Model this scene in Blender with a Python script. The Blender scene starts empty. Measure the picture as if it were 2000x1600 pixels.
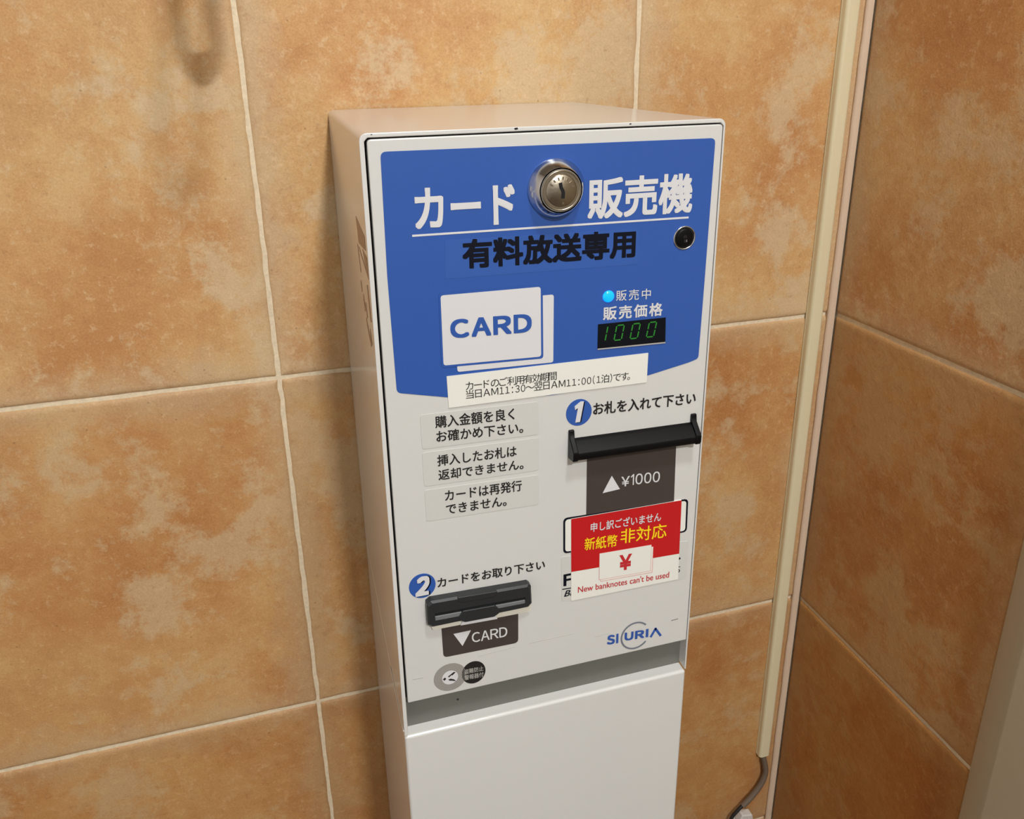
import bpy, bmesh, math, random
from mathutils import Vector, Matrix, noise

random.seed(7)
SC = bpy.context.scene
COL = SC.collection
ZT = 1.25                       # height of the machine's top above the floor
W, D = 0.210, 0.2415            # machine width and depth (metres)
XR = 0.5004                     # right wall
CEIL = 2.40


def lin(r, g, b):
    f = lambda c: (c / 255 / 12.92) if c / 255 <= 0.04045 else ((c / 255 + 0.055) / 1.055) ** 2.4
    return (f(r), f(g), f(b), 1.0)


# ------------------------------------------------------------------ camera
cd = bpy.data.cameras.new('camera')
cam = bpy.data.objects.new('camera', cd)
COL.objects.link(cam)
R = Matrix(((0.96255909, 0.10439216, -0.2501645),
            (-0.27041777, 0.30571891, -0.91291302),
            (-0.01882094, 0.94638165, 0.32250201)))
cam.matrix_world = Matrix.Translation((-0.03807, -0.64796, ZT + 0.03208)) @ R.to_4x4()
cd.sensor_width = 36.0
cd.lens = 36.0 * 1503.79 / 2000
cd.shift_x = 20.54 / 2000       # the photograph is a crop: its optical centre sits above the middle
cd.shift_y = -162.69 / 2000
cd.clip_start = 0.01
SC.camera = cam

# ------------------------------------------------------------------ light, exposure
SC.view_settings.view_transform = 'Standard'
SC.view_settings.look = 'None'
SC.view_settings.gamma = 1.0
SC.view_settings.exposure = -0.14
wd = bpy.data.worlds.new('world')
SC.world = wd
wd.use_nodes = True
wd.node_tree.nodes['Background'].inputs[0].default_value = (1.0, 0.9, 0.78, 1)
wd.node_tree.nodes['Background'].inputs[1].default_value = 0.02


def ceiling_lamp(name, x, y, size, watts, col=(0.985, 1.0, 1.0)):
    l = bpy.data.lights.new(name, 'AREA')
    l.shape = 'SQUARE'
    l.size = size
    l.energy = watts
    l.color = col
    o = bpy.data.objects.new(name, l)
    COL.objects.link(o)
    o.location = (x, y, CEIL - 0.03)
    return o


ceiling_lamp('ceiling_lamp_near', 0.20, -0.86, 0.14, 10.5)
ceiling_lamp('ceiling_lamp_far', 0.17, -1.95, 0.13, 45)

# ------------------------------------------------------------------ materials
def mat(name, col, rough=0.4, metal=0.0, spec=0.5, coat=0.0, emit=None, estr=0.0, bump=None, mottle=0.0, mscale=14):
    m = bpy.data.materials.new(name)
    m.use_nodes = True
    nt = m.node_tree
    b = nt.nodes['Principled BSDF']
    b.inputs['Base Color'].default_value = col
    b.inputs['Roughness'].default_value = rough
    b.inputs['Metallic'].default_value = metal
    b.inputs['Specular IOR Level'].default_value = spec
    b.inputs['Coat Weight'].default_value = coat
    b.inputs['Coat Roughness'].default_value = 0.12
    if emit:
        b.inputs['Emission Color'].default_value = emit
        b.inputs['Emission Strength'].default_value = estr
    tc = nt.nodes.new('ShaderNodeTexCoord')
    if bump:
        n = nt.nodes.new('ShaderNodeTexNoise')
        n.inputs['Scale'].default_value = bump[0]
        n.inputs['Detail'].default_value = 3
        bp = nt.nodes.new('ShaderNodeBump')
        bp.inputs['Strength'].default_value = bump[1]
        bp.inputs['Distance'].default_value = 0.0004
        nt.links.new(tc.outputs['Object'], n.inputs['Vector'])
        nt.links.new(n.outputs['Fac'], bp.inputs['Height'])
        nt.links.new(bp.outputs['Normal'], b.inputs['Normal'])
    if mottle:
        n = nt.nodes.new('ShaderNodeTexNoise')
        n.inputs['Scale'].default_value = mscale
        n.inputs['Detail'].default_value = 6
        mx = nt.nodes.new('ShaderNodeMix')
        mx.data_type = 'RGBA'
        mx.inputs['A'].default_value = tuple(c * (1 - mottle) for c in col[:3]) + (1,)
        mx.inputs['B'].default_value = tuple(min(1, c * (1 + mottle)) for c in col[:3]) + (1,)
        nt.links.new(tc.outputs['Object'], n.inputs['Vector'])
        nt.links.new(n.outputs['Fac'], mx.inputs['Factor'])
        nt.links.new(mx.outputs['Result'], b.inputs['Base Color'])
    return m


M = {
    'paint': mat('white_enamel', lin(212, 210, 206), 0.18, coat=0.22, bump=(350, 0.02), mottle=0.015),
    'door': mat('white_door_enamel', lin(208, 206, 202), 0.3, coat=0.2, bump=(300, 0.04), mottle=0.015),
    'plategrey': mat('grey_recess_plate', lin(106, 106, 99), 0.45, bump=(120, 0.1), mottle=0.08),
    'gap': mat('door_gap_shade', lin(8, 8, 9), 0.8, spec=0.1),
    'blue': mat('blue_print', lin(46, 86, 164), 0.3, coat=0.2, mottle=0.02),
    'film': mat('blue_sticker_film', lin(49, 89, 166), 0.38, coat=0.1),
    'white': mat('white_print', lin(214, 212, 213), 0.35),
    'navy': mat('black_print', lin(8, 11, 26), 0.55, spec=0.2),
    'ink': mat('charcoal_ink', lin(36, 33, 32), 0.55, spec=0.25),
    'inkgrey': mat('grey_ink', lin(130, 126, 120), 0.5),
    'inkpale': mat('pale_grey_ink', lin(172, 168, 162), 0.5),
    'label': mat('clear_label_film', lin(203, 201, 196), 0.4),
    'paper': mat('white_paper', lin(228, 226, 217), 0.6, mottle=0.01),
    'brown': mat('brown_print', lin(66, 57, 54), 0.4, coat=0.1),
    'red': mat('red_print', lin(190, 20, 26), 0.35, coat=0.2),
    'yellow': mat('yellow_print', lin(250, 214, 30), 0.4),
    'redink': mat('red_ink', lin(190, 40, 48), 0.45),
    'pink': mat('pink_line', lin(225, 140, 140), 0.45),
    'black': mat('black_plastic', lin(5, 5, 7), 0.4, spec=0.22, bump=(900, 0.05)),
    'char': mat('charcoal_plastic', lin(40, 41, 43), 0.42, spec=0.4, bump=(900, 0.08)),
    'slotgrey': mat('grey_plastic', lin(112, 114, 116), 0.4),
    'void': mat('slot_darkness', lin(6, 6, 7), 0.8),
    'cream': mat('cream_plastic', lin(216, 210, 196), 0.4),
    'chrome': mat('chrome', lin(214, 214, 214), 0.13, metal=1.0),
    'steel': mat('worn_nickel', lin(168, 158, 142), 0.3, metal=1.0, bump=(700, 0.2)),
    'darksteel': mat('dark_nickel', lin(92, 86, 80), 0.35, metal=1.0),
    'led': mat('blue_led', lin(20, 150, 255), 0.15, emit=lin(0, 140, 255), estr=1.25),
    'ledhot': mat('blue_led_core', lin(90, 220, 255), 0.15, emit=lin(60, 225, 255), estr=2.2),
    'glass': mat('display_window', lin(6, 12, 22), 0.15, spec=0.3),
    'seg': mat('green_segment', lin(20, 70, 20), 0.4, emit=lin(48, 160, 52), estr=0.5),
    'duct': mat('ivory_vinyl', lin(222, 210, 174), 0.35, bump=(200, 0.05)),
    'caulk': mat('beige_caulk', lin(212, 186, 160), 0.7, bump=(260, 0.6), mottle=0.12),
    'sleeve': mat('grey_vinyl_sleeve', lin(110, 96, 82), 0.45),
    'wireblack': mat('black_wire', lin(30, 28, 30), 0.4),
    'wirewhite': mat('white_wire', lin(214, 208, 200), 0.4),
    'casing': mat('beige_painted_steel', lin(182, 168, 142), 0.4, bump=(300, 0.05), mottle=0.02),
    'plaster': mat('cream_plaster', lin(158, 154, 148), 0.85, bump=(90, 0.3)),
    'whitewash': mat('white_plaster', lin(226, 226, 226), 0.85, bump=(90, 0.3)),
    'scuff': mat('scuffed_enamel', lin(184, 181, 176), 0.5),
    'logogrey': mat('blue_grey_ink', lin(112, 116, 128), 0.5),
    'floor': mat('brown_floor_tile', lin(84, 68, 54), 0.5, bump=(60, 0.3), mottle=0.15),
    'brownmark': mat('faded_brown_print', lin(150, 116, 92), 0.4),
    'wood': mat('dark_loop_metal', lin(70, 64, 58), 0.4, metal=0.6),
}


def tile_material(name):
    m = bpy.data.materials.new(name)
    m.use_nodes = True
    nt = m.node_tree
    N, Lk = nt.nodes, nt.links
    b = N['Principled BSDF']
    tc = N.new('ShaderNodeTexCoord')
    at_r = N.new('ShaderNodeAttribute'); at_r.attribute_name = 'rnd'
    at_e = N.new('ShaderNodeAttribute'); at_e.attribute_name = 'edge'
    off = N.new('ShaderNodeVectorMath'); off.operation = 'MULTIPLY_ADD'   # per-tile shift of the pattern
    cmb = N.new('ShaderNodeCombineXYZ')
    for i in range(3):
        Lk.new(at_r.outputs['Fac'], cmb.inputs[i])
    off.inputs[1].default_value = (7.3, 5.1, 9.7)
    Lk.new(cmb.outputs[0], off.inputs[0])
    Lk.new(tc.outputs['Object'], off.inputs[2])

    def nz(scale, detail, rough, dist=0.0):
        n = N.new('ShaderNodeTexNoise')
        n.inputs['Scale'].default_value = scale
        n.inputs['Detail'].default_value = detail
        n.inputs['Roughness'].default_value = rough
        n.inputs['Distortion'].default_value = dist
        Lk.new(off.outputs[0], n.inputs['Vector'])
        return n

    def ramp(src, stops):
        r = N.new('ShaderNodeValToRGB')
        while len(r.color_ramp.elements) < len(stops):
            r.color_ramp.elements.new(0.5)
        for e, (p, c) in zip(r.color_ramp.elements, stops):
            e.position = p
            e.color = c if isinstance(c, tuple) else (c, c, c, 1)
        Lk.new(src, r.inputs[0])
        return r.outputs[0]

    def mix(f, a, c, mode='MIX'):
        x = N.new('ShaderNodeMix'); x.data_type = 'RGBA'; x.blend_type = mode
        for s, v in (('Factor', f), ('A', a), ('B', c)):
            if isinstance(v, (float, tuple)):
                x.inputs[s].default_value = v
            else:
                Lk.new(v, x.inputs[s])
        return x.outputs['Result']

    def mul(a, v):
        x = N.new('ShaderNodeMath'); x.operation = 'MULTIPLY'
        Lk.new(a, x.inputs[0])
        if isinstance(v, float): x.inputs[1].default_value = v
        else: Lk.new(v, x.inputs[1])
        return x.outputs[0]

    big = nz(6.0, 3, 0.5)
    med = nz(17.0, 8, 0.68)
    fine = nz(120.0, 6, 0.74)
    grain = nz(620.0, 3, 0.6)
    patch = nz(9.0, 10, 0.74)
    c1 = ramp(big.outputs['Fac'], [(0.40, lin(190, 134, 76)), (0.5, lin(208, 160, 102)), (0.60, lin(214, 176, 118))])
    c2 = ramp(med.outputs['Fac'], [(0.40, lin(190, 132, 82)), (0.5, lin(206, 156, 100)), (0.62, lin(220, 188, 138))])
    c = mix(0.45, c1, c2)
    # pale bloom with ragged edges
    c = mix(mul(ramp(patch.outputs['Fac'], [(0.51, 0.0), (0.58, 1.0)]), 0.72), c, lin(214, 192, 156))
    c = mix(mul(ramp(patch.outputs['Fac'], [(0.36, 1.0), (0.45, 0.0)]), 0.2), c, lin(186, 126, 72))
    # worn, bleached edges of each tile, ragged
    ew = N.new('ShaderNodeMath'); ew.operation = 'MULTIPLY_ADD'
    Lk.new(patch.outputs['Fac'], ew.inputs[0]); ew.inputs[1].default_value = 0.16
    Lk.new(at_e.outputs['Fac'], ew.inputs[2])
    wear = ramp(ew.outputs[0], [(0.078, 1.0), (0.108, 0.0)])
    c = mix(mul(wear, 0.65), c, lin(206, 182, 148))
    # fine speckle and grain
    c = mix(mul(ramp(fine.outputs['Fac'], [(0.55, 0.0), (0.66, 1.0)]), 0.42), c, lin(234, 206, 166))
    c = mix(mul(ramp(fine.outputs['Fac'], [(0.32, 1.0), (0.43, 0.0)]), 0.32), c, lin(156, 98, 58))
    c = mix(0.16, c, ramp(grain.outputs['Fac'], [(0.3, lin(150, 100, 58)), (0.7, lin(236, 200, 152))]))
    pit = N.new('ShaderNodeTexVoronoi'); pit.inputs['Scale'].default_value = 55
    Lk.new(off.outputs[0], pit.inputs['Vector'])
    pits = ramp(pit.outputs['Distance'], [(0.03, 1.0), (0.06, 0.0)])
    c = mix(mul(pits, 0.4), c, lin(112, 76, 48))
    at_t = N.new('ShaderNodeAttribute'); at_t.attribute_name = 'tone'     # tone set per row, deeper and browner in the lower rows
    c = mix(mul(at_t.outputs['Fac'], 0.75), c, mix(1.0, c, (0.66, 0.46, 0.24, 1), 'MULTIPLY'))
    Lk.new(c, b.inputs['Base Color'])
    b.inputs['Roughness'].default_value = 0.5
    b.inputs['Specular IOR Level'].default_value = 0.4
    h = N.new('ShaderNodeMath'); h.operation = 'MULTIPLY_ADD'
    Lk.new(fine.outputs['Fac'], h.inputs[0]); h.inputs[1].default_value = 0.6
    Lk.new(med.outputs['Fac'], h.inputs[2])
    bp = N.new('ShaderNodeBump'); bp.inputs['Strength'].default_value = 0.65; bp.inputs['Distance'].default_value = 0.0016
    Lk.new(h.outputs[0], bp.inputs['Height'])
    Lk.new(bp.outputs['Normal'], b.inputs['Normal'])
    return m


M['tile'] = tile_material('terracotta_tile')
M['grout'] = mat('sand_grout', lin(226, 208, 178), 0.85, bump=(420, 1.0), mottle=0.2, mscale=260)


# ------------------------------------------------------------------ builders
def link(name, me, parent=None):
    o = bpy.data.objects.new(name, me)
    COL.objects.link(o)
    if parent is not None:
        o.parent = parent
        if parent.type == 'EMPTY':          # meshes are written in room coordinates
            o.matrix_parent_inverse = Matrix.Translation(-parent.location)
    return o


def root(name, loc, label, cat, group=None):
    o = bpy.data.objects.new(name, None)
    o.empty_display_size = 0.05
    COL.objects.link(o)
    o.location = loc
    o['label'] = label
    o['category'] = cat
    if group:
        o['group'] = group
    return o


class MB:
    """collects shapes for ONE mesh object; coordinates are metres, z measured from the machine's top"""
    def __init__(self):
        self.v, self.f, self.mi, self.sm = [], [], [], []
        self.mats = []

    def m(self, key):
        if key not in self.mats:
            self.mats.append(key)
        return self.mats.index(key)

    def add(self, verts, faces, key, smooth=False):
        b = len(self.v)
        self.v += [tuple(p) for p in verts]
        i = self.m(key)
        for f in faces:
            self.f.append([b + k for k in f]); self.mi.append(i); self.sm.append(smooth)

    def box(self, x0, x1, y0, y1, z0, z1, key):
        vs = [(x, y, z) for x in (x0, x1) for y in (y0, y1) for z in (z0, z1)]
        self.add(vs, [(0, 1, 3, 2), (4, 6, 7, 5), (0, 4, 5, 1), (2, 3, 7, 6), (0, 2, 6, 4), (1, 5, 7, 3)], key)

    def prism(self, pts, y0, y1, key):
        """polygon in (x,z) extruded along y"""
        n = len(pts)
        a = sum(pts[i][0] * pts[(i + 1) % n][1] - pts[(i + 1) % n][0] * pts[i][1] for i in range(n))
        if a < 0:
            pts = pts[::-1]
        yf, yb = min(y0, y1), max(y0, y1)
        vs = [(x, yf, z) for x, z in pts] + [(x, yb, z) for x, z in pts]
        fs = [list(range(n)), list(range(2 * n - 1, n - 1, -1))]
        fs += [(i, i + n, (i + 1) % n + n, (i + 1) % n) for i in range(n)]
        self.add(vs, fs, key)

    def film(self, pts, h, key, base=None):
        """a printed or stuck film on the machine's front, h metres proud of it"""
        self.prism(pts, -D - h, (-D if base is None else -D - base), key)

    def lathe(self, cx, cz, y0, prof, key, seg=64, smooth=True, off=(0, 0)):
        """profile of (radius, proud) about an axis along y"""
        vs, fs = [], []
        for r, h in prof:
            for i in range(seg):
                a = 2 * math.pi * i / seg
                vs.append((cx + r * math.cos(a), y0 - h, cz + r * math.sin(a)))
        for k in range(len(prof) - 1):
            for i in range(seg):
                j = (i + 1) % seg
                fs.append((k * seg + i, k * seg + j, (k + 1) * seg + j, (k + 1) * seg + i))
        self.add(vs, fs, key, smooth)
        if prof[-1][0] > 1e-5:
            self.add(vs[-seg:], [list(range(seg))], key)

    def tube(self, pts, r, key, seg=14):
        P = [Vector(p) for p in pts]
        vs, fs = [], []
        for i, p in enumerate(P):
            t = (P[min(i + 1, len(P) - 1)] - P[max(i - 1, 0)]).normalized()
            a = t.cross(Vector((0, 1, 0)))
            if a.length < 1e-3: a = t.cross(Vector((1, 0, 0)))
            a.normalize(); c = t.cross(a)
            for k in range(seg):
                q = 2 * math.pi * k / seg
                vs.append(p + a * (r * math.cos(q)) + c * (r * math.sin(q)))
        n = len(P)
        for i in range(n - 1):
            for k in range(seg):
                j = (k + 1) % seg
                fs.append((i * seg + k, (i + 1) * seg + k, (i + 1) * seg + j, i * seg + j))
        self.add(vs, fs, key, True)
        self.add(vs[:seg], [list(range(seg))], key)
        self.add(vs[-seg:], [list(range(seg - 1, -1, -1))], key)

    def text(self, s, x0, x1, zt, zb, tilt, key, h, bold=0.0, shear=0.0, spacing=1.0):
        """lettering fitted to a box on the front: left x0 .. right x1, top zt .. bottom zb (mm), falling by tilt mm to the right"""
        c = bpy.data.curves.new('lettering', 'FONT')
        c.body = s
        over = bold > 0.003 and any(ord(q) > 0x2000 for q in s)
        c.offset = 0.0 if over else bold
        c.shear = shear
        c.space_character = spacing
        c.resolution_u = 6
        o = bpy.data.objects.new('lettering', c)
        COL.objects.link(o)
        dg = bpy.context.evaluated_depsgraph_get()
        me = bpy.data.meshes.new_from_object(o.evaluated_get(dg))
        xs = [v.co.x for v in me.vertices]; ys = [v.co.y for v in me.vertices]
        ax, bx, ay, by = min(xs), max(xs), min(ys), max(ys)
        fs = [list(p.vertices) for p in me.polygons]
        # heavy strokes: the regular glyphs overprinted around a small circle
        pr = [(a * bold, b * bold) for a in (-1, 0, 1) for b in (-1, 0, 1) if a or b] if over else [(0.0, 0.0)]
        if over:
            ax -= bold; bx += bold; ay -= bold; by += bold
        for k, (du, dv) in enumerate(pr):
            vs = []
            for v in me.vertices:
                u = (v.co.x + du - ax) / (bx - ax); t = (v.co.y + dv - ay) / (by - ay)
                vs.append(((x0 + (x1 - x0) * u) / 1000, -D - h - k * 2e-5, (zb + (zt - zb) * t + tilt * u) / 1000))
            self.add(vs, fs, key)
        bpy.data.objects.remove(o); bpy.data.curves.remove(c); bpy.data.meshes.remove(me)

    def word(self, s, x0, x1, zt, zb, tilt, key, h, bold=0.0, gap=0.14, widths=None):
        """capital letters and figures set close together, each filling its own cell"""
        wd_ = {'I': 0.28, '1': 0.42, 'A': 1.06, 'U': 0.95}
        ws = [wd_.get(c, 1.0) for c in s]
        k = (x1 - x0) / (sum(ws) + gap * (len(s) - 1))
        x = x0
        for c, w_ in zip(s, ws):
            a, b = x, x + w_ * k
            d0, d1 = tilt * (a - x0) / (x1 - x0), tilt * (b - x0) / (x1 - x0)
            if c == 'I':
                self.film(mm([(a, zb + d0), (b, zb + d1), (b, zt + d1), (a, zt + d0)]), h, key, h - 0.0001)
            elif c == '1':
                H = zt - zb
                W_ = b - a
                self.film(mm([(b - W_ * .36, zb + d1), (b, zb + d1), (b, zt + d1), (b - W_ * .3, zt + d1), (a, zt - H * .2 + d0), (a, zt - H * .32 + d0), (b - W_ * .36, zt - H * .17 + d1)]), h, key, h - 0.0001)
            else:
                self.text(chr(ord(c) + 0xFEE0), a, b, zt + d0, zb + d0, d1 - d0, key, h, bold=bold)
            x = b + gap * k

    def chars(self, s, x0, x1, zt, em, tilt, key, h):
        """typewritten line: every character centred in a cell of its own width"""
        half = '１３０：（）ＡＭ'
        adv = [0.52 if c in '：（）' else 0.68 if c in '１３０' else 0.95 if c in 'ＡＭ' else 0.6 if c == '。' else 1.0 for c in s]
        k = (x1 - x0) / sum(adv)
        x = x0
        for c, a in zip(s, adv):
            cu = bpy.data.curves.new('lettering', 'FONT')
            cu.body = c
            o = bpy.data.objects.new('lettering', cu)
            COL.objects.link(o)
            me = bpy.data.meshes.new_from_object(o.evaluated_get(bpy.context.evaluated_depsgraph_get()))
            mid = (min(v.co.x for v in me.vertices) + max(v.co.x for v in me.vertices)) / 2
            if c == '。': mid += 0.25
            sq = 0.82 if c in '１３０：（）' else 1.0
            vs = []
            for v in me.vertices:
                px_ = x + a * k / 2 + (v.co.x - mid) * em * sq
                vs.append((px_ / 1000, -D - h, (zt - em * 0.83 + v.co.y * em + tilt * (px_ - x0) / (x1 - x0)) / 1000))
            self.add(vs, [list(p.vertices) for p in me.polygons], key)
            bpy.data.objects.remove(o); bpy.data.curves.remove(cu); bpy.data.meshes.remove(me)
            x += a * k

    def build(self, name, parent=None, bevel=None, seg=3, label=None, merge=True):
        me = bpy.data.meshes.new(name)
        me.from_pydata([(x, y, z + ZT) for x, y, z in self.v], [], self.f)
        for k in self.mats:
            me.materials.append(M[k])
        me.polygons.foreach_set('material_index', self.mi)
        me.polygons.foreach_set('use_smooth', self.sm)
        me.update()
        o = link(name, me, parent)
        if bevel:
            md = o.modifiers.new('bevel', 'BEVEL')
            md.width = bevel
            md.segments = seg
            md.limit_method = 'ANGLE'
            md.angle_limit = math.radians(40)
            md.harden_normals = True
            me.polygons.foreach_set('use_smooth', [True] * len(self.f))
            wn = o.modifiers.new('normals', 'WEIGHTED_NORMAL')
            wn.keep_sharp = True
        if label:
            o['label'] = label
        return o


def mm(pts):
    return [(a / 1000, b / 1000) for a, b in pts]


def rpoly(pts, r, seg=6):
    """polygon (mm) with rounded corners; r one number or one per corner"""
    n = len(pts)
    out = []
    for i in range(n):
        p = Vector(pts[i]); a = Vector(pts[i - 1]); b = Vector(pts[(i + 1) % n])
        ri = r[i] if isinstance(r, (list, tuple)) else r
        if ri <= 0:
            out.append(tuple(p)); continue
        da, db = (a - p).normalized(), (b - p).normalized()
        half = da.angle(db) / 2
        d = min(ri / math.tan(half), (a - p).length * .49, (b - p).length * .49)
        p0, p1 = p + da * d, p + db * d
        for k in range(seg + 1):
            t = k / seg
            q = p0 * (1 - t) ** 2 + p * 2 * t * (1 - t) + p1 * t * t
            out.append(tuple(q))
    return mm(out)


def rect(x0, x1, z0, z1, r=0.0):
    return rpoly([(x0, z0), (x1, z0), (x1, z1), (x0, z1)], r)


def disc(cx, cz, rx, rz=None, n=48):
    rz = rx if rz is None else rz
    return mm([(cx + rx * math.cos(2 * math.pi * i / n), cz + rz * math.sin(2 * math.pi * i / n)) for i in range(n)])


def stroke(p, q, w):
    p, q = Vector(p), Vector(q)
    t = (q - p).normalized(); n = Vector((-t.y, t.x)) * w / 2
    return mm([tuple(p + n), tuple(q + n), tuple(q - n), tuple(p - n)])


def arc_band(mb, cx, cz, r, w, a0, a1, h, key, n=40, kz=1.0):
    pts = []
    for i in range(n + 1):
        a = math.radians(a0 + (a1 - a0) * i / n)
        pts.append((cx + (r + w / 2) * math.cos(a), cz + kz * (r + w / 2) * math.sin(a)))
    for i in range(n, -1, -1):
        a = math.radians(a0 + (a1 - a0) * i / n)
        pts.append((cx + (r - w / 2) * math.cos(a), cz + kz * (r - w / 2) * math.sin(a)))
    pts = mm(pts)
    m = len(pts)
    vs = [(x, -D - h, z) for x, z in pts]
    fs = [(i, i + 1, m - 2 - i, m - 1 - i) for i in range(n)]
    mb.add(vs, fs, key)


# ------------------------------------------------------------------ the room
def tiled_wall(name, place, ucuts, vcuts, tones, gu=0.0055, gv=0.0045):
    """one wall mesh: pillow-edged tiles over a grout bed. place(u, v, depth) -> world point"""
    verts, faces, mi, e_at, r_at, t_at = [], [], [], [], [], []

    def push(p, e, r, t=0.0):
        verts.append(p); e_at.append(e); r_at.append(r); t_at.append(t)
        return len(verts) - 1
    q = [push(place(u, v, 0.0024), 0.2, 0.5) for u, v in ((ucuts[0], vcuts[0]), (ucuts[-1], vcuts[0]), (ucuts[-1], vcuts[-1]), (ucuts[0], vcuts[-1]))]
    faces.append(q); mi.append(1)
    for i in range(len(ucuts) - 1):
        for j in range(len(vcuts) - 1):
            rnd = random.random()
            u0, u1 = ucuts[i] + gu / 2, ucuts[i + 1] - gu / 2
            v0, v1 = vcuts[j] + gv / 2, vcuts[j + 1] - gv / 2

            def ticks(a, b):
                e = [0, 0.0012, 0.0025, 0.004, 0.006, 0.009, 0.014]
                L = b - a
                n = max(2, int(L / 0.014))
                mid = [0.02 + (L - 0.04) * k / n for k in range(n + 1)]
                return [a + t for t in e + mid] + [b - t for t in reversed(e)]
            us, vs = ticks(u0, u1), ticks(v0, v1)
            idx = []
            for b_, v in enumerate(vs):
                row = []
                for a_, u in enumerate(us):
                    d = min(u - u0, u1 - u, v - v0, v1 - v)
                    wob = noise.noise(Vector((u * 90, v * 90, rnd * 50))) * 0.0011 + noise.noise(Vector((u * 22, v * 22, rnd * 31))) * 0.0004
                    dd = max(0.0, d + min(0.0, wob - 0.0002) * (1 if d < 0.012 else 0))
                    rr = 0.0055
                    drop = 0.0024 * (1 - math.sqrt(max(0.0, 1 - (1 - min(1, dd / rr)) ** 2)))
                    wav = 0.0007 * noise.noise(Vector((u * 9, v * 9, rnd * 77))) * min(1, d / 0.03)
                    du = wob if d < 0.0015 else 0.0
                    uu = u + (du if 0 < a_ < len(us) - 1 or True else 0)
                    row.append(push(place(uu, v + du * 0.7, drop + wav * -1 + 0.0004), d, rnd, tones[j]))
                idx.append(row)
            for b_ in range(len(vs) - 1):
                for a_ in range(len(us) - 1):
                    faces.append((idx[b_][a_], idx[b_][a_ + 1], idx[b_ + 1][a_ + 1], idx[b_ + 1][a_])); mi.append(0)
            # tile edge going down into the joint
            loop = idx[0][:] + [r[-1] for r in idx[1:]] + idx[-1][-2::-1] + [r[0] for r in idx[-2:0:-1]]
            low = []
            for k in loop:
                p = Vector(verts[k])
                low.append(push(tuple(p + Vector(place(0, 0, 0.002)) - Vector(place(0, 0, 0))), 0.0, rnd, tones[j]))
            n = len(loop)
            for k in range(n):
                faces.append((loop[(k + 1) % n], loop[k], low[k], low[(k + 1) % n])); mi.append(0)
    me = bpy.data.meshes.new(name)
    me.from_pydata(verts, [], faces)
    me.materials.append(M['tile']); me.materials.append(M['grout'])
    me.polygons.foreach_set('material_index', mi)
    me.polygons.foreach_set('use_smooth', [True] * len(faces))
    a = me.attributes.new('edge', 'FLOAT', 'POINT'); a.data.foreach_set('value', e_at)
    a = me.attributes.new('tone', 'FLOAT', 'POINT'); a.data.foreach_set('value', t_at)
    a = me.attributes.new('rnd', 'FLOAT', 'POINT'); a.data.foreach_set('value', r_at)
    me.update()
    o = link(name, me)
    o['kind'] = 'structure'
    return o


ROWS = [-ZT, -0.9359, -0.5793, -0.2227, 0.1339, 0.4905, 0.8471, CEIL - ZT]
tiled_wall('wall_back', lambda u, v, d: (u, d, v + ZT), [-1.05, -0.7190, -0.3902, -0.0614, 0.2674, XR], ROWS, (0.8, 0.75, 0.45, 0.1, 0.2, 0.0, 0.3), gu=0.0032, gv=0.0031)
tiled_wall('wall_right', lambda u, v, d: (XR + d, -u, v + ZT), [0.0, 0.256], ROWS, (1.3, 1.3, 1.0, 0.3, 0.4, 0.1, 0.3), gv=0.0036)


def slab(name, x0, x1, y0, y1, z0, z1, key):
    mb = MB()
    mb.box(x0, x1, y0, y1, z0 - ZT, z1 - ZT, key)
    o = mb.build(name)
    o['kind'] = 'structure'
    return o


slab('floor', -1.05, XR + 0.1, -2.6, 0.1, -0.05, 0.0, 'floor')
slab('ceiling', -1.05, XR + 0.1, -2.6, 0.1, CEIL, CEIL + 0.05, 'plaster')
slab('wall_left', -1.10, -1.05, -2.6, 0.1, 0, CEIL, 'whitewash')
slab('wall_front', -1.05, XR + 0.1, -2.65, -2.6, 0, CEIL, 'plaster')
slab('wall_right_plaster', XR, XR + 0.05, -2.6, -1.25, 0, CEIL, 'plaster')

# painted steel door casing on the right wall: a bevelled edge, then a flat face
cas = MB()
prof = [(XR + 0.05, -0.2505), (XR - 0.0005, -0.2505), (XR - 0.012, -0.2790), (XR - 0.012, -1.25), (XR + 0.05, -1.25)]
n = len(prof)
vs = [(x, y, -ZT) for x, y in prof] + [(x, y, CEIL - ZT) for x, y in prof]
cas.add(vs, [tuple(range(n)), tuple(range(2 * n - 1, n - 1, -1))] + [(i, (i + 1) % n, (i + 1) % n + n, i + n) for i in range(n)], 'casing')
o = cas.build('trim_1', bevel=0.0012)
o['kind'] = 'structure'
# caulk bead in the corner
cb = MB()
px = [(XR, 0.001), (XR - 0.0075, 0.001), (XR - 0.0068, -0.0022), (XR - 0.004, -0.0034), (XR, -0.0034)]
lv = [-ZT + i * (CEIL) / 240 for i in range(241)]
vs, fs = [], []
for z in lv:
    k = 1 + 0.10 * noise.noise(Vector((3.3, 1.1, z * 40)))
    for x, y in px:
        vs.append((XR + (x - XR) * k, y, z))
for i in range(240):
    for k in range(4):
        fs.append((i * 5 + k, i * 5 + k + 1, (i + 1) * 5 + k + 1, (i + 1) * 5 + k))
cb.add(vs, fs, 'caulk', True)
o = cb.build('trim_2')
o['kind'] = 'structure'

# ------------------------------------------------------------------ the card vending machine
vm = root('card_vending_machine', (W / 2, -D / 2, 0), 'tall narrow white card vending machine with blue panel standing against the tiled wall', 'vending machine')

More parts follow.
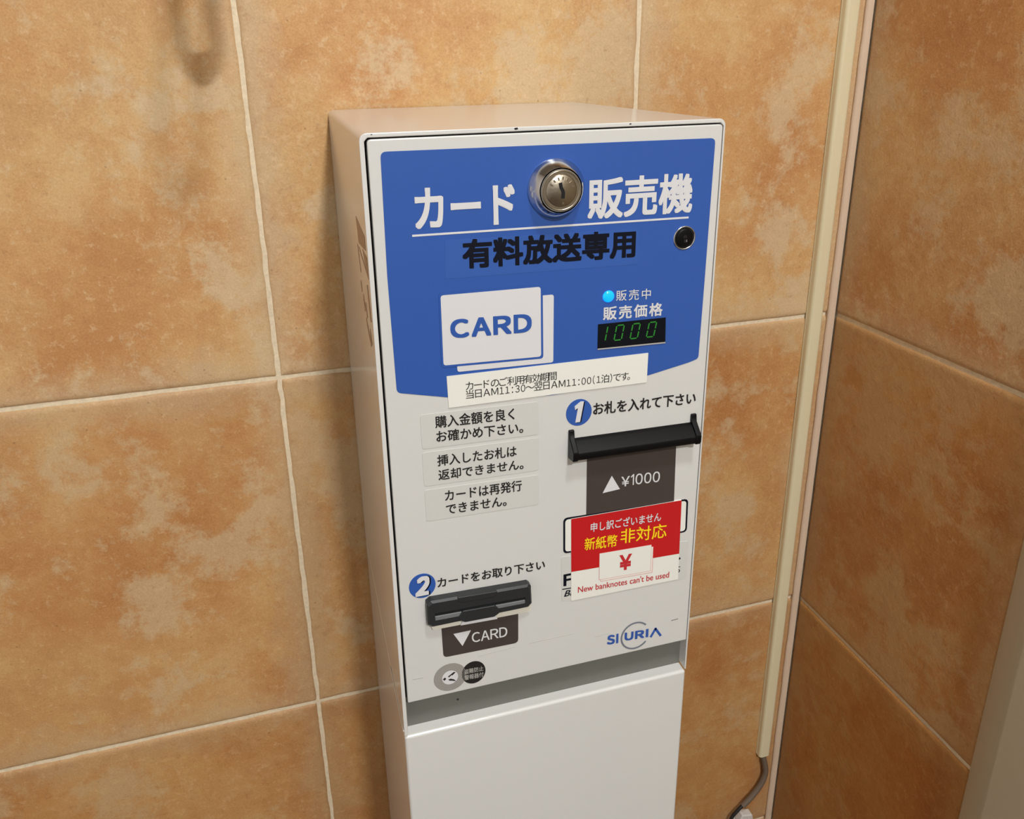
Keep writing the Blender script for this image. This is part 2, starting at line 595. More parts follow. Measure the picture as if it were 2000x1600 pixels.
# cabinet: folded sheet-steel hood (sides and top), open below
cb = MB()
w = 2.6
outer = [(0, -395.2)] + [(4.0 - 4.0 * math.cos(a), -4.0 + 4.0 * math.sin(a)) for a in [math.pi / 2 * k / 6 for k in range(7)]]
outer += [(210 - 4.0 + 4.0 * math.sin(a), -4.0 + 4.0 * math.cos(a)) for a in [math.pi / 2 * k / 6 for k in range(7)]] + [(210, -395.2)]
inner = [(210 - 1.2, -395.2), (210 - 1.2, -4.2)] + [(210 - 1.2 - 1.8, -2.4), (w + 1.8, -2.4), (w, -4.2)] + [(w, -395.2)]
pts = mm(outer + inner)
no, ni = len(outer), len(inner)
vs = [(x, -D, z) for x, z in pts] + [(x, -0.0005, z) for x, z in pts]
t = len(pts)
fs = []
# ring faces between outer and inner outlines (front and back), built as strips
def ring(a, b):
    f = []
    f.append([0, 1, no + 4, no + 5][::-1])
    f.append([k for k in range(1, 8)] + [no + 3, no + 4])
    f.append([7, 8, no + 2, no + 3])
    f.append([k for k in range(8, 15)] + [no + 1, no + 2])
    f.append([14, 15, no, no + 1])
    return f
f0 = ring(0, 0)
fs += [list(reversed(q)) for q in f0] + [[k + t for k in q] for q in f0]
fs += [(i, (i + 1) % t, (i + 1) % t + t, i + t) for i in range(t)]
cb.add(vs, fs, 'paint')
cab = cb.build('cabinet')
bm = bmesh.new(); bm.from_mesh(cab.data)
bmesh.ops.recalc_face_normals(bm, faces=bm.faces)
for f in bm.faces: f.smooth = True
bm.to_mesh(cab.data); bm.free()
cab.parent = vm; cab.matrix_parent_inverse = Matrix.Translation(-vm.location)
md = cab.modifiers.new('bevel', 'BEVEL'); md.width = 0.0006; md.segments = 3; md.limit_method = 'ANGLE'; md.angle_limit = math.radians(40); md.harden_normals = True

# near-black filler, its colour stands in for the shade inside the door gap
ib = MB()
ib.box(0.0026, W - 0.0012, -D + 0.0075, -D + 0.02, -0.37, -0.0024, 'gap')
ib.build('door_gap', vm)
# door plate
db = MB()
db.prism(rpoly([(3.9, -368.2), (208.4, -368.2), (208.4, -3.2), (3.9, -3.2)], [1, 1, 2.5, 2.5]), -D, -D + 0.007, 'door')
db.build('door', vm, bevel=0.0014, seg=4)
# plate behind the door's lower edge, one even dark grey
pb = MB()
pb.box(0.0027, W - 0.00125, -D + 0.0088, -D + 0.012, -0.3966, -0.352, 'plategrey')
pb.build('recess_plate', vm, label='grey plate in the recess under the door')
# pedestal
pd = MB()
pd.box(0, W, -D, -0.0005, -ZT, -0.3965, 'paint')
pd.build('pedestal', vm, bevel=0.0022, seg=5)
# seam of the folded side panel
sb = MB()
P = [(-0.0002, -0.1740, -0.3965), (-0.0002, -0.2330, -0.3935), (-0.0002, -0.2405, -0.3915)]
sb.tube(P, 0.0005, 'paint', 8)
sb.build('side_seam', vm)
# paint chips on the top edge
for x, y, z, k in ((0.0835, -D - 0.00015, -0.0009, 1.2), (0.1500, -D - 0.00015, -0.0009, 0.7), (0.0065, -D - 0.00015, -0.0008, 0.5)):
    ch = MB()
    ch.prism([(x - 0.0009 * k, z), (x - 0.0002 * k, z - 0.0005 * k), (x + 0.001 * k, z - 0.0002 * k), (x + 0.0007 * k, z + 0.0005 * k), (x - 0.0004 * k, z + 0.0004 * k)], y, y + 0.0003, 'ink')
    ch.build('paint_chip', vm)
# faded brown marking on the left side
mk = MB()
def side(pts, key='brownmark'):
    n = len(pts)
    vs = [(-0.00018, y / 1000, z / 1000) for y, z in pts] + [(0.0002, y / 1000, z / 1000) for y, z in pts]
    mk.add(vs, [tuple(range(n)), tuple(range(2 * n - 1, n - 1, -1))] + [(i, (i + 1) % n, (i + 1) % n + n, i + n) for i in range(n)], key)
def sstroke(a, b, w):
    a, b = Vector(a), Vector(b); t_ = (b - a).normalized(); n_ = Vector((-t_.y, t_.x)) * w / 2
    side([tuple(a + n_), tuple(b + n_), tuple(b - n_), tuple(a - n_)])
side([(-186, -52), (-232, -55), (-232, -63), (-192, -67)])
side([(-214, -66), (-236, -66), (-237, -78), (-222, -72)])
sstroke((-183, -70), (-191, -85), 3)
sstroke((-193, -70), (-234, -77), 1.5)
sstroke((-226, -84), (-232, -104), 5)
sstroke((-186, -92), (-189, -98), 4)
sstroke((-195, -99), (-201, -106), 5)
sstroke((-207, -100), (-211, -108), 5)
sstroke((-203, -112), (-222, -121), 4)
sstroke((-222, -112), (-228, -119), 4)
mk.build('side_marking', vm, label='faded brown lettering on the left side')

# ---- blue panel with its lettering
h0, h1 = 0.00025, 0.00045
bp = MB()
arc = []
A, Bq, Cc = Vector((10.6, -144.6)), Vector((104, -163.5)), Vector((202.4, -148.4))
for k in range(1, 24):
    t_ = k / 24
    arc.append(tuple(A * (1 - t_) ** 2 + (Bq * 2 - (A + Cc) / 2) * 2 * t_ * (1 - t_) + Cc * t_ * t_))
corner = [(10.4, -9.6), (10.3, -140.5), (11.4, -144.6)]
edge = [(10.4, -9.6), (9.6, -75), (10.5, -144.8)] + [(a, b) for a, b in [(39.1, -151.5), (70, -156.6), (104, -159.2), (140, -157.8), (168.7, -154.3), (195.8, -149.2)]] + [(202.4, -147.3), (203.1, -93), (203.8, -10.8)]
bp.film(rpoly(edge, [3.2, 0, 3.5, 20, 20, 20, 20, 20, 20, 3.0, 0, 3.2]), h0, 'blue')
bp.film(rpoly([(42.2, -58.3), (157.2, -60.6), (157.6, -81.8), (41.6, -80.2)], 1.0), h0 + 0.0001, 'film', h0)
panel = bp.build('blue_panel', vm)
tx = MB()
tx.text('カード', 26.4, 82.2, -29.3, -51.6, -0.4, 'white', h1, bold=0.026)
tx.text('販売機', 125.2, 191.2, -29.6, -53.0, -0.2, 'white', h1, bold=0.024)
tx.film(stroke((24.4, -54.6), (189.4, -56.1), 1.1), h1, 'white', h0)
tx.build('title_lettering', panel, label='large white title lettering')
tx = MB()
tx.text('有料放送専用', 51.6, 155.8, -58.7, -75.5, -2.0, 'navy', h1, bold=0.034)
tx.build('subtitle_lettering', panel, label='bold black lettering line')
tx = MB()
tx.text('販売中', 144.4, 167.0, -96.7, -103.4, -0.9, 'white', h1, bold=0.004, spacing=1.25)
tx.text('販売価格', 136.3, 175.4, -106.2, -114.7, -1.0, 'white', h1, bold=0.02, spacing=1.22)
tx.build('price_lettering', panel)
# card pictogram
cg = MB()
cg.film(rpoly([(46.2, -94.9), (105.1, -95.4), (104.9, -137.7), (46.2, -136.4)], 1.6), h1, 'white', h0)
cg.film(rpoly([(37.2, -88.3), (98.3, -88.9), (98.6, -134.4), (37.0, -132.6)], 2.0), h1 + 0.0001, 'blue', h1)
cg.film(rpoly([(38.3, -89.4), (97.0, -89.9), (97.2, -133.0), (38.2, -131.3)], 1.8), h1 + 0.0002, 'white', h1 + 0.0001)
cg.word('CARD', 43.0, 91.4, -104.0, -115.4, -1.4, 'blue', h1 + 0.00035, bold=0.036, gap=0.12)
cg.build('card_pictogram', panel, label='white picture of two cards with blue lettering')

# ---- big cylinder lock
LX, LZ = 0.1062, -0.0340
lk = MB()
lk.lathe(LX, LZ, -D, [(0.0166, 0), (0.0166, 0.0010), (0.0161, 0.0018), (0.0130, 0.0082), (0.0124, 0.0088)], 'chrome')
lk.lathe(LX, LZ, -D, [(0.0124, 0.0088), (0.0117, 0.0088), (0.0113, 0.0070)], 'darksteel')
lock = lk.build('cylinder_lock', vm, label='round chrome key lock')
lk = MB()
lk.lathe(LX, LZ, -D, [(0.0113, 0.0070), (0.0112, 0.0092), (0.0108, 0.0097), (0.0103, 0.0092)], 'steel')
lk.lathe(LX, LZ, -D, [(0.0103, 0.0092), (0.0101, 0.0074), (0.0090, 0.0074)], 'void')
lk.lathe(LX, LZ, -D, [(0.0090, 0.0074), (0.0089, 0.0093), (0.0084, 0.0098), (0.0, 0.0099)], 'steel')
for a in (150, 128, 106, 84, 62, 40, 18):
    ca, sa = math.cos(math.radians(a)), math.sin(math.radians(a))
    c0 = Vector((LX + 0.0068 * ca, LZ + 0.0068 * sa)); q = Vector((ca, sa)); r_ = Vector((-sa, ca))
    lk.prism([tuple(c0 + q * 0.0008 + r_ * 0.0004), tuple(c0 + q * 0.0008 - r_ * 0.0004), tuple(c0 - q * 0.0008 - r_ * 0.0003), tuple(c0 - q * 0.0008 + r_ * 0.0003)], -D - 0.0101, -D - 0.0097, 'steel')
lk.prism([(LX + 0.0002, LZ - 0.0072), (LX + 0.0014, LZ - 0.0072), (LX + 0.0008, LZ - 0.0058)], -D - 0.0101, -D - 0.0097, 'steel')
lk.build('lock_cylinder', lock)
kh = MB()
S = [(-0.9, 4.4), (-0.4, 1.7), (0.5, 0.2), (0.9, -1.2), (0.6, -4.2)]
L_, R_ = [], []
for i, (x, z) in enumerate(S):
    a = Vector(S[min(i + 1, 4)]) - Vector(S[max(i - 1, 0)]); a.normalize()
    n_ = Vector((-a.y, a.x)) * 1.0
    L_.append((x + n_.x, z + n_.y)); R_.append((x - n_.x, z - n_.y))
poly = [(LX + x / 1000, LZ + z / 1000) for x, z in L_ + R_[::-1]]
kh.prism(poly, -D - 0.01005, -D - 0.0090, 'void')
kh.build('keyhole', lock)
# ---- small black lock
sl = MB()
SX, SZ = 0.1874, -0.0682
sl.lathe(SX, SZ, -D, [(0.0072, 0.0), (0.0072, 0.0007), (0.0068, 0.0010), (0.0064, 0.0007), (0.0062, 0.00035)], 'chrome', 48)
sl.lathe(SX, SZ, -D, [(0.0064, 0.0003), (0.0062, 0.0004), (0.0053, 0.0004)], 'void', 48)
sl.lathe(SX, SZ, -D, [(0.0056, 0.0004), (0.0054, 0.0011), (0.0049, 0.0013), (0.0, 0.0013)], 'black', 48)
small = sl.build('cam_lock', vm, label='small black key lock')
sl = MB()
sl.prism(disc(SX * 1000, SZ * 1000 + 0.6, 1.2), -D - 0.00145, -D - 0.0012, 'void')
sl.prism(mm([(SX * 1000 - 0.5, SZ * 1000), (SX * 1000 + 0.5, SZ * 1000), (SX * 1000 + 0.7, SZ * 1000 - 2.6), (SX * 1000 - 0.7, SZ * 1000 - 2.6)]), -D - 0.00145, -D - 0.0012, 'void')
sl.prism(mm([(SX * 1000 + 0.8, SZ * 1000 - 2.6), (SX * 1000 + 1.5, SZ * 1000 - 2.2), (SX * 1000 + 1.3, SZ * 1000 - 0.8), (SX * 1000 + 0.8, SZ * 1000 - 1.4)]), -D - 0.00145, -D - 0.0012, 'slotgrey')
sl.build('keyhole', small)
# ---- indicator lamp
ld = MB()
ld.lathe(0.1395, -0.1000, -D, [(0.0037 * math.cos(a), 0.0016 * math.sin(a) + 0.0003) for a in [math.pi / 2 * k / 8 for k in range(9)]], 'led', 40)
lamp = ld.build('indicator_lamp', vm, label='lit blue indicator lamp')
# ---- price display
dp = MB()
dp.film(mm([(133.2, -116.8), (177.8, -117.2), (178.4, -133.3), (133.2, -132.4)]), 0.0006, 'glass')
dp.film(mm([(133.2, -132.3), (178.4, -133.2), (178.4, -134.0), (133.2, -133.0)]), 0.0008, 'inkpale')
disp = dp.build('price_display', vm, label='black price display with green digits')
SEG = {'a': ((0, 1), (1, 1)), 'b': ((1, 1), (1, .5)), 'c': ((1, .5), (1, 0)), 'd': ((0, 0), (1, 0)), 'e': ((0, 0), (0, .5)), 'f': ((0, .5), (0, 1))}
def digit(x, z, segs, ww=4.9, hh=9.4, sl_=1.7):
    g = MB()
    for s in segs:
        (a, b), (c, d) = SEG[s]
        p = Vector((x + a * ww + b * sl_, z + b * hh)); q = Vector((x + c * ww + d * sl_, z + d * hh))
        t_ = (q - p).normalized()
        g.film(stroke(p + t_ * 0.5, q - t_ * 0.5, 0.7), 0.00075, 'seg', 0.0006)
    g.build('digit', disp)
digit(133.0, -127.9, 'bc')
digit(143.7, -128.2, 'abcdef')
digit(154.3, -128.4, 'abcdef')
digit(165.2, -128.6, 'abcdef')

# ---- paper notice taped over the panel's lower edge
pn = MB()
pn.film(mm([(39.7, -138.3), (167.1, -139.2), (166.9, -158.9), (40.1, -158.3)]), 0.0007, 'paper')
pnote = pn.build('paper_notice', vm, label='white paper strip with printed hours')
tx = MB()
tx.chars('カードのご利用有効期間', 50.4, 107.0, -143.0, 6.1, -0.6, 'ink', 0.0009)
tx.build('lettering', pnote)
tx = MB()
tx.chars('当日ＡＭ１１：３０～翌日ＡＭ１１：００（１泊）です。', 50.4, 157.4, -148.4, 6.1, -1.6, 'ink', 0.0009)
tx.build('lettering', pnote)

# ---- three instruction labels
def label3(quad, lines):
    lb = MB()
    lb.film(rpoly(quad, 1.8), 0.0003, 'label')
    o = lb.build('instruction_label', vm)
    for (s, x0, x1, zt, zb, tl) in lines:
        tx = MB()
        tx.text(s, x0, x1, zt, zb, tl, 'ink', 0.0005, bold=0.013)
        tx.build('lettering', o)
    return o
label3([(22.9, -160.6), (95.5, -162.3), (95.7, -184.2), (23.2, -182.8)],
       [('購入金額を良く', 31.6, 80.2, -162.4, -170.3, -1.5), ('お確かめ下さい。', 31.9, 85.6, -172.0, -179.6, -2.0)])
label3([(22.8, -185.3), (95.7, -186.6), (95.7, -209.1), (23.1, -207.9)],
       [('挿入したお札は', 31.7, 81.2, -188.1, -195.6, -1.3), ('返却できません。', 31.9, 85.5, -198.0, -205.2, -1.3)])
label3([(23.0, -210.6), (95.4, -212.5), (95.6, -233.7), (23.2, -232.2)],
       [('カードは再発行', 35.3, 84.3, -212.5, -220.3, -1.4), ('できません。', 35.6, 74.2, -222.5, -229.6, -0.9)])

# ---- numbered steps
def step(num, cx, cz, line, x0, x1, zt, zb, tl):
    s = MB()
    s.film(disc(cx, cz, 8.5, 9.0), 0.0002, 'blue')
    o = s.build('step_badge', vm, label='blue round badge with numeral ' + num)
    t2 = MB()
    if num == '1':
        one = [(-2.4, -6.4), (0.7, -6.4), (3.1, 7.2), (1.0, 7.4), (-3.0, 4.6), (-2.6, 2.2), (-0.8, 3.3)]
        t2.film(mm([(cx + x + 0.9, cz + z - 0.5) for x, z in one]), 0.00035, 'navy', 0.0002)
        t2.film(mm([(cx + x, cz + z) for x, z in one]), 0.0006, 'white', 0.0002)
    else:
        t2.text('２', cx - 3.7, cx + 5.6, cz + 7.2, cz - 7.6, 0, 'navy', 0.00035, bold=0.05, shear=0.2)
        t2.text('２', cx - 4.8, cx + 4.6, cz + 7.4, cz - 7.0, 0, 'white', 0.0006, bold=0.05, shear=0.2)
    t2.build('numeral', o)
    t3 = MB()
    t3.text(line, x0, x1, zt, zb, tl, 'ink', 0.0003, bold=0.016)
    t3.build('step_lettering', vm)
step('1', 121.9, -173.3, 'お札を入れて下さい', 131.4, 202.4, -168.0, -176.6, -2.2)
step('2', 18.2, -278.3, 'カードをお取り下さい', 27.8, 99.6, -274.8, -282.0, -1.4)

# ---- banknote slot
bs = MB()
yb = -D
prof = [(-D, -0.1902), (-D - 0.0030, -0.1916), (-D - 0.0082, -0.1962), (-D - 0.0092, -0.1974), (-D - 0.0092, -0.2005), (-D - 0.0082, -0.2022), (-D, -0.2035)]
n = len(prof)
vs = [(0.1155, y, z) for y, z in prof] + [(0.2025, y - 0.0, z - 0.0012) for y, z in prof]
bs.add(vs, [tuple(range(n - 1, -1, -1)), tuple(range(n, 2 * n))] + [(i, (i + 1) % n, (i + 1) % n + n, i + n) for i in range(n)], 'black')
bill = bs.build('banknote_slot', vm, bevel=0.0006, label='black banknote slot')
for (x0, x1, dz) in ((0.1150, 0.1186, 0.0), (0.1995, 0.2032, -0.0012)):
    g = MB()
    pr = [(-D, -0.1842), (-D - 0.0018, -0.1842), (-D - 0.0026, -0.1890), (-D - 0.0088, -0.1950), (-D - 0.0098, -0.1965), (-D - 0.0098, -0.2005), (-D - 0.0088, -0.2025), (-D, -0.2040)]
    m_ = len(pr)
    vs = [(x0, y, z + dz) for y, z in pr] + [(x1, y, z + dz) for y, z in pr]
    g.add(vs, [tuple(range(m_ - 1, -1, -1)), tuple(range(m_, 2 * m_))] + [(i, (i + 1) % m_, (i + 1) % m_ + m_, i + m_) for i in range(m_)], 'black')
    g.build('slot_guide', bill, bevel=0.0006)
# brown strip below it
bw = MB()
bw.film(mm([(127.8, -203), (190.4, -205), (191.4, -250), (128.1, -250)]), 0.0002, 'brown')
strip = bw.build('banknote_strip', vm, label='dark brown printed strip under the banknote slot')
tx = MB()
tx.film(mm([(145.3, -221.7), (139.2, -233.4), (151.3, -232.5)]), 0.0004, 'white', 0.0002)
tx.build('arrow', strip)
tx = MB()
tx.text('￥', 152.0, 158.0, -223.6, -230.9, -0.3, 'white', 0.0004, bold=0.01)
tx.word('1000', 158.9, 179.7, -223.0, -231.0, -1.1, 'white', 0.0004, bold=0.008, gap=0.2)
tx.build('lettering', strip)

# ---- older label under the red sticker: only its ends show
ol = MB()
ol.film(rpoly([(111.0, -276.5), (204.6, -283.0), (204.7, -314.0), (111.4, -312.0)], 1.5), 0.00025, 'label')
ol.film(rpoly([(112.2, -247.2), (202.0, -249.2), (202.6, -275.3), (112.4, -274.2)], 3.2), 0.0003, 'navy')
ol.film(rpoly([(113.5, -248.5), (200.6, -250.4), (201.2, -274.0), (113.7, -272.9)], 2.4), 0.0004, 'paper', 0.0003)
old = ol.build('covered_label', vm, label='older label mostly hidden behind the red sticker')
tx = MB()
tx.text('Ｆ', 112.6, 120.0, -290.4, -299.8, 0, 'navy', 0.0004, bold=0.03)
tx.film(stroke((111.8, -302.1), (119.0, -302.4), 0.7), 0.0004, 'navy', 0.00025)
tx.text('Bi', 113.0, 119.6, -303.6, -308.4, 0, 'navy', 0.0004, bold=0.02, shear=0.3)
tx.film(disc(198.0, -296.0, 1.1, 0.9), 0.0004, 'navy', 0.00025)
tx.film(stroke((197.0, -302.9), (199.3, -302.9), 0.5), 0.0004, 'navy', 0.00025)
arc_band(tx, 198.0, -306.2, 1.0, 0.6, 0, 360, 0.0004, 'navy', 20)
tx.build('lettering', old)

# ---- red sticker
rs = MB()
rs.film(mm([(117.4, -248.4), (196.7, -249.0), (197.9, -312.7), (118.1, -312.4)]), 0.0008, 'paper')
rs.film(mm([(117.4, -248.4), (196.7, -249.0), (197.5, -291.5), (117.9, -289.2)]), 0.0009, 'red', 0.0008)
red = rs.build('red_sticker', vm, label='red and white banknote warning sticker')
tx = MB()
tx.text('申し訳ございません', 131.0, 181.8, -253.7, -260.9, -1.2, 'white', 0.0011, bold=0.012)
tx.text('新紙幣', 126.9, 150.3, -264.6, -274.3, -1.5, 'yellow', 0.0011, bold=0.008)
tx.text('非対応', 152.6, 186.6, -262.9, -274.2, -1.8, 'yellow', 0.0011, bold=0.006)
tx.text("New banknotes can't be used", 122.8, 190.6, -301.8, -306.8, -2.6, 'redink', 0.0011, bold=0.006)
tx.build('lettering', red)
nt_ = MB()
nt_.film(mm([(139.0, -280.0), (177.4, -281.6), (177.6, -302.6), (139.2, -301.4)]), 0.00100, 'pink', 0.0009)
nt_.film(mm([(139.0, -280.0), (177.1, -281.6), (177.2, -302.2), (139.4, -301.1)]), 0.00105, 'paper', 0.001)
nt_.film(mm([(137.7, -278.7), (175.9, -279.6), (176.2, -301.0), (137.9, -299.9)]), 0.00110, 'pink', 0.00105)
nt_.film(mm([(137.9, -278.9), (175.7, -279.8), (175.9, -300.7), (138.1, -299.6)]), 0.00115, 'paper', 0.0011)
nt_.text('¥', 152.2, 161.6, -283.1, -295.6, -0.4, 'redink', 0.0013, bold=0.03)
nt_.build('banknote_picture', red)

# ---- card outlet
co = MB()
bz = rpoly([(20.0, -310.5), (20.0, -291.0), (90.2, -293.0), (90.6, -311.9)], [3.5, 3.0, 3.0, 3.0])
co.film(rpoly([(22.5, -311.8), (21.5, -296.0), (89.0, -297.0), (89.0, -313.0)], 2.0), 0.0022, 'cream')
card = co.build('card_outlet', vm, label='black card outlet on a cream base')
def quadbar(name, pts, y0, y1, key, bev, lab=None):
    g = MB()
    g.prism(mm(pts), y0, y1, key)
    return g.build(name, card, bevel=bev, label=lab)
# frame: bezel as a ring of four bars so the slot is a real opening
g = MB()
outl = [(19.5, -304.6), (19.5, -289.2), (22.0, -287.2), (86.6, -288.9), (88.4, -290.6), (88.9, -304.2), (86.6, -306.6), (22.2, -306.9)]
ins = [(24.2, -301.9), (24.2, -296.4), (24.4, -296.2), (83.8, -297.4), (84.0, -297.6), (84.2, -302.3), (84.0, -302.6), (24.4, -302.2)]
n = 8
yf, ym, yk = -D - 0.0062, -D - 0.0048, -D - 0.0040
def ringpts(P, y): return [(x / 1000, y, z / 1000) for x, z in P]
sh = [(x + (1.1 if x < 50 else -1.1), z + (1.1 if z < -298 else -1.1)) for x, z in outl]
g.add(ringpts(outl, -D) + ringpts(outl, ym) + ringpts(sh, yf) + ringpts(ins, yf) + ringpts(ins, yk),
      [(a * n + i, a * n + (i + 1) % n, (a + 1) * n + (i + 1) % n, (a + 1) * n + i) for a in range(4) for i in range(n)], 'char')
g.build('bezel', card)
quadbar('slot_back', [(24.2, -302.4), (24.2, -296.2), (84.2, -297.4), (84.2, -302.6)], -D - 0.0050, -D - 0.0010, 'void', 0)
quadbar('slot_tongue', [(24.3, -302.2), (24.3, -299.0), (84.1, -300.2), (84.1, -302.7)], -D - 0.0058, -D - 0.0045, 'slotgrey', 0.0003, 'grey lower lip of the card outlet')
# thumb notch: raised hexagonal tongue over the lower lip and its mate on the upper rim
quadbar('thumb_rest', [(39.5, -302.4), (42.2, -298.2), (63.4, -298.8), (66.6, -303.0), (66.2, -305.6), (62.8, -307.6), (43.6, -307.2), (40.0, -305.0)], -D - 0.0068, -D - 0.0021, 'char', 0.0005)
quadbar('upper_grip', [(39.0, -289.2), (41.0, -291.8), (63.0, -292.4), (65.4, -289.8), (65.0, -288.2), (39.4, -287.4)], -D - 0.0066, -D - 0.003, 'char', 0.0004)
quadbar('lip_plate', [(40.8, -311.4), (44.0, -306.0), (62.6, -306.5), (65.8, -312.2)], -D - 0.0040, -D - 0.0010, 'white', 0.0003)
# brown plate below
b2 = MB()
b2.film(rpoly([(28.8, -310.0), (80.9, -311.0), (80.6, -338.1), (29.2, -337.1)], [0, 0, 3.2, 3.2]), 0.0002, 'brown')
plate = b2.build('card_plate', vm, label='dark brown printed plate under the card outlet')
tx = MB()
tx.film(mm([(36.6, -319.9), (48.3, -319.8), (42.2, -330.9)]), 0.0004, 'white', 0.0002)
tx.build('arrow', plate)
tx = MB()
tx.word('CARD', 48.7, 73.0, -321.9, -329.9, -0.8, 'white', 0.0004, bold=0.010, gap=0.1)
tx.build('lettering', plate)

# ---- small emblems at the bottom
em = MB()
em.film(disc(33.0, -354.2, 11.2, 11.2), 0.00015, 'inkpale')
for k in range(7):
    arc_band(em, 33.0, -354.2, 5.9 + k * 0.8, 0.32, 0, 360, 0.0003, 'inkgrey', 48)
em.film(disc(32.9, -354.5, 5.4, 5.4), 0.0004, 'white', 0.00015)
for q in ([(28.0, -354.5), (29.4, -353.4), (30.2, -354.6), (29.0, -355.8)],
          [(31.6, -353.0), (35.6, -350.4), (36.6, -350.9), (34.4, -352.9), (33.8, -352.4), (32.0, -353.9)],
          [(31.6, -355.6), (33.4, -355.4), (35.6, -356.6), (36.6, -358.2), (35.2, -357.6), (33.8, -357.0), (32.6, -356.8)]):
    em.film(mm(q), 0.0006, 'ink', 0.0004)
em.build('alarm_emblem', vm, label='grey ringed round emblem')
em = MB()
em.film(disc(49.1, -354.7, 8.2, 9.1), 0.0002, 'ink')
emb = em.build('alarm_badge', vm, label='dark round badge with pale lettering')
tx = MB()
tx.text('盗難防止', 42.6, 55.8, -350.4, -354.4, -0.3, 'inkpale', 0.0004, bold=0.01)
tx.build('lettering', emb)
tx = MB()
tx.text('警報器付', 42.6, 55.8, -355.2, -359.4, -0.4, 'inkpale', 0.0004, bold=0.01)
tx.build('lettering', emb)
lg = MB()
lg.word('SI', 145.6, 154.2, -348.5, -356.6, -0.5, 'blue', 0.0003, bold=0.04, gap=0.18)
lg.word('URI', 159.0, 177.4, -349.4, -356.5, -1.2, 'blue', 0.0003, bold=0.04, gap=0.18)
lg.film(stroke((179.4, -358.4), (183.2, -351.4), 1.7), 0.0003, 'blue')
lg.film(stroke((182.6, -351.4), (187.4, -359.2), 1.7), 0.0003, 'blue')
arc_band(lg, 167.2, -353.9, 10.6, 1.2, 42, 322, 0.0003, 'logogrey', 60, kz=1.04)
lg.build('maker_logo', vm, label='blue lettered logo with a grey ring')
for p, q, wd_, key in (((52, -342.4), (78, -341.0), 0.25, 'scuff'), ((88, -340.8), (120, -340.6), 0.25, 'scuff'), ((136, -347.4), (147, -346.9), 0.25, 'scuff'),
                       ((195.0, -347.9), (200.5, -347.6), 0.6, 'inkgrey'), ((8.0, -349.6), (15.0, -349.9), 0.7, 'scuff')):
    sc_ = MB()
    sc_.film(stroke(p, q, wd_), 0.00015, key)
    sc_.build('scuff_mark', vm)
rv = MB()
rv.lathe(0.0390, -0.3832, -D + 0.0088, [(0.0008, 0), (0.0006, 0.0004), (0.0, 0.0005)], 'ink', 16)
rv.build('rivet', vm)

# ------------------------------------------------------------------ cable duct, cable
du = root('cable_duct', (0.474, -0.0005, 0.437), 'narrow ivory plastic cable duct running down beside the wall corner', 'cable duct')
g = MB()
zt, zb = CEIL - ZT - 0.002, -0.8125
def vprism(mb, prof, z0, z1, key, smooth=False):
    n = len(prof)
    vs = [(x, y, z0) for x, y in prof] + [(x, y, z1) for x, y in prof]
    mb.add(vs, [tuple(range(n - 1, -1, -1)), tuple(range(n, 2 * n))] + [(i, (i + 1) % n, (i + 1) % n + n, i + n) for i in range(n)], key, smooth)
vprism(g, [(0.4672, 0.0), (0.4672, -0.0012), (0.4826, -0.0012), (0.4826, 0.0)], zb, zt, 'duct')
g.build('duct_base', du)
g = MB()
c_ = [(0.4674, -0.0012), (0.4676, -0.0040)]
c_ += [(0.4712 - 0.0036 * math.cos(a), -0.0050 - 0.0036 * math.sin(a)) for a in [math.pi / 2 * k / 7 for k in range(8)]]
c_ += [(0.4790 + 0.0036 * math.sin(a), -0.0050 - 0.0036 * math.cos(a)) for a in [math.pi / 2 * k / 7 for k in range(8)]] + [(0.4828, -0.0012)]
n = len(c_)
vs = [(x, y, z) for z in (zb - 0.0005, zt) for x, y in c_]
g.add(vs, [(i, (i + 1) % n, (i + 1) % n + n, i + n) for i in range(n - 1)], 'duct', True)
g.add(vs, [tuple(range(n - 1, -1, -1)), tuple(range(n, 2 * n))], 'duct')
g.build('duct_cover', du)

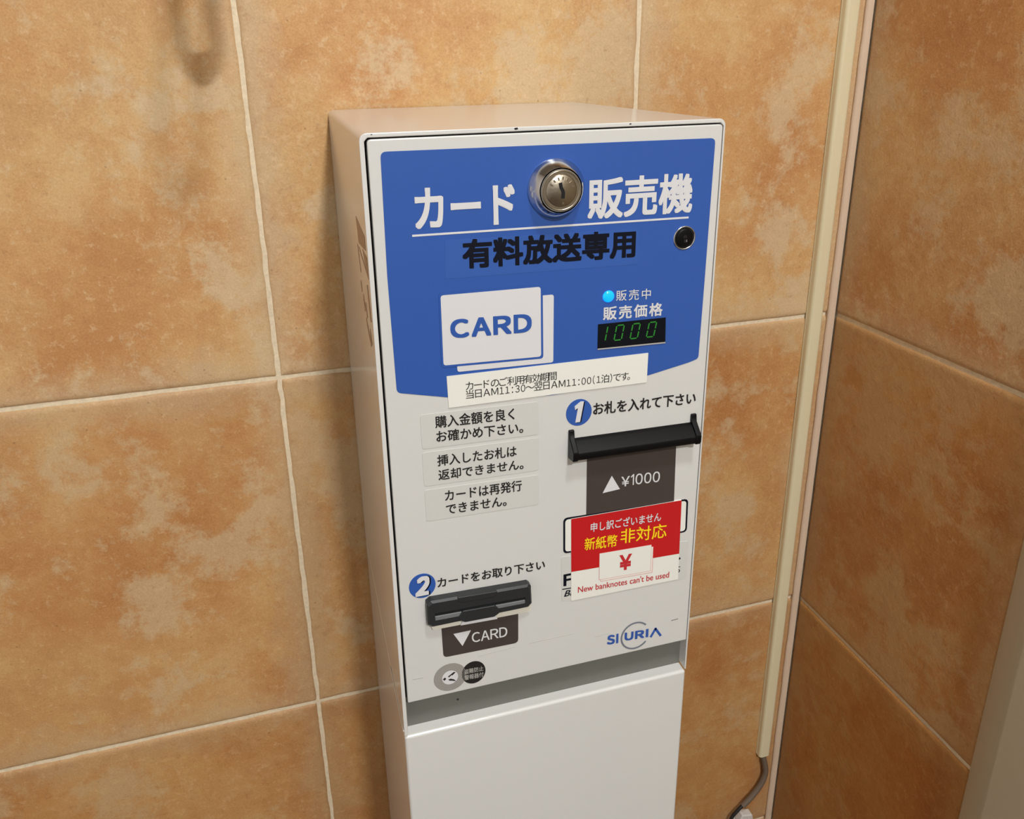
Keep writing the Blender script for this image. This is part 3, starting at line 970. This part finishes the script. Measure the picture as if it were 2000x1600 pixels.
def spline(P, n=10):
    P = [Vector(p) for p in P]
    out = []
    for i in range(len(P) - 1):
        p0, p1, p2, p3 = P[max(i - 1, 0)], P[i], P[i + 1], P[min(i + 2, len(P) - 1)]
        for k in range(n):
            t = k / n
            out.append(0.5 * ((2 * p1) + (p2 - p0) * t + (2 * p0 - 5 * p1 + 4 * p2 - p3) * t * t + (3 * p1 - p0 - 3 * p2 + p3) * t ** 3))
    out.append(P[-1])
    return out
cbl = root('power_cable', (0.475, -0.005, ZT - 0.813), 'grey sheathed cable bending out of the lower end of the ivory duct', 'cable')
g = MB()
g.tube(spline([(0.4752, -0.0044, -0.800), (0.4752, -0.0046, -0.815), (0.4790, -0.006, -0.832), (0.4800, -0.0065, -0.846), (0.4745, -0.007, -0.862), (0.4640, -0.0075, -0.876), (0.4505, -0.008, -0.889)]), 0.0036, 'sleeve')
g.build('sheath', cbl)
g = MB()
g.tube(spline([(0.4520, -0.008, -0.887), (0.4430, -0.0085, -0.894), (0.4345, -0.009, -0.904), (0.4320, -0.0095, -0.918), (0.4340, -0.010, -0.935)]), 0.0022, 'wireblack')
g.build('black_wire', cbl)
g = MB()
g.tube(spline([(0.4535, -0.0065, -0.890), (0.4450, -0.0065, -0.898), (0.4395, -0.007, -0.906), (0.4375, -0.0075, -0.920), (0.4385, -0.008, -0.935)]), 0.0013, 'wirewhite')
g.build('white_wire', cbl, label='thin white wire')
tb = MB()
tb.prism(mm([(442, -921), (450, -903), (465, -907), (468, -920), (466, -938), (442, -938)]), -0.0005, -0.011, 'wirewhite')
o = tb.build('wire_connector', bevel=0.0015)
o['label'] = 'small white wire connector block low on the wall beside the cable end'
o['category'] = 'connector'

# ------------------------------------------------------------------ unseen loop above the picture, its shape guessed to cast a U-shaped shadow
hk = root('shadow_loop', (-0.074, -0.002, ZT + 0.14), 'unseen dark loop above the view, added to cast the U-shaped shadow', 'shadow caster')
g = MB()
g.prism([(-0.0920, 0.195), (-0.0580, 0.195), (-0.0580, 0.140), (-0.0920, 0.140)], -0.004, -0.0005, 'wood')
g.build('loop_plate', hk, bevel=0.001)
g = MB()
g.tube(spline([(-0.0850, -0.003, 0.165), (-0.0860, -0.050, 0.158), (-0.0865, -0.100, 0.126), (-0.0855, -0.109, 0.102), (-0.0750, -0.110, 0.0885), (-0.0645, -0.109, 0.102), (-0.0635, -0.100, 0.126), (-0.0640, -0.050, 0.158), (-0.0650, -0.003, 0.165)]), 0.0055, 'wood')
g.tube([(-0.0815, -0.109, 0.100), (-0.0750, -0.1095, 0.097), (-0.0685, -0.109, 0.100)], 0.0062, 'wood')  # extra bar added to thicken the foot of the cast shadow
g.build('loop_tube', hk)
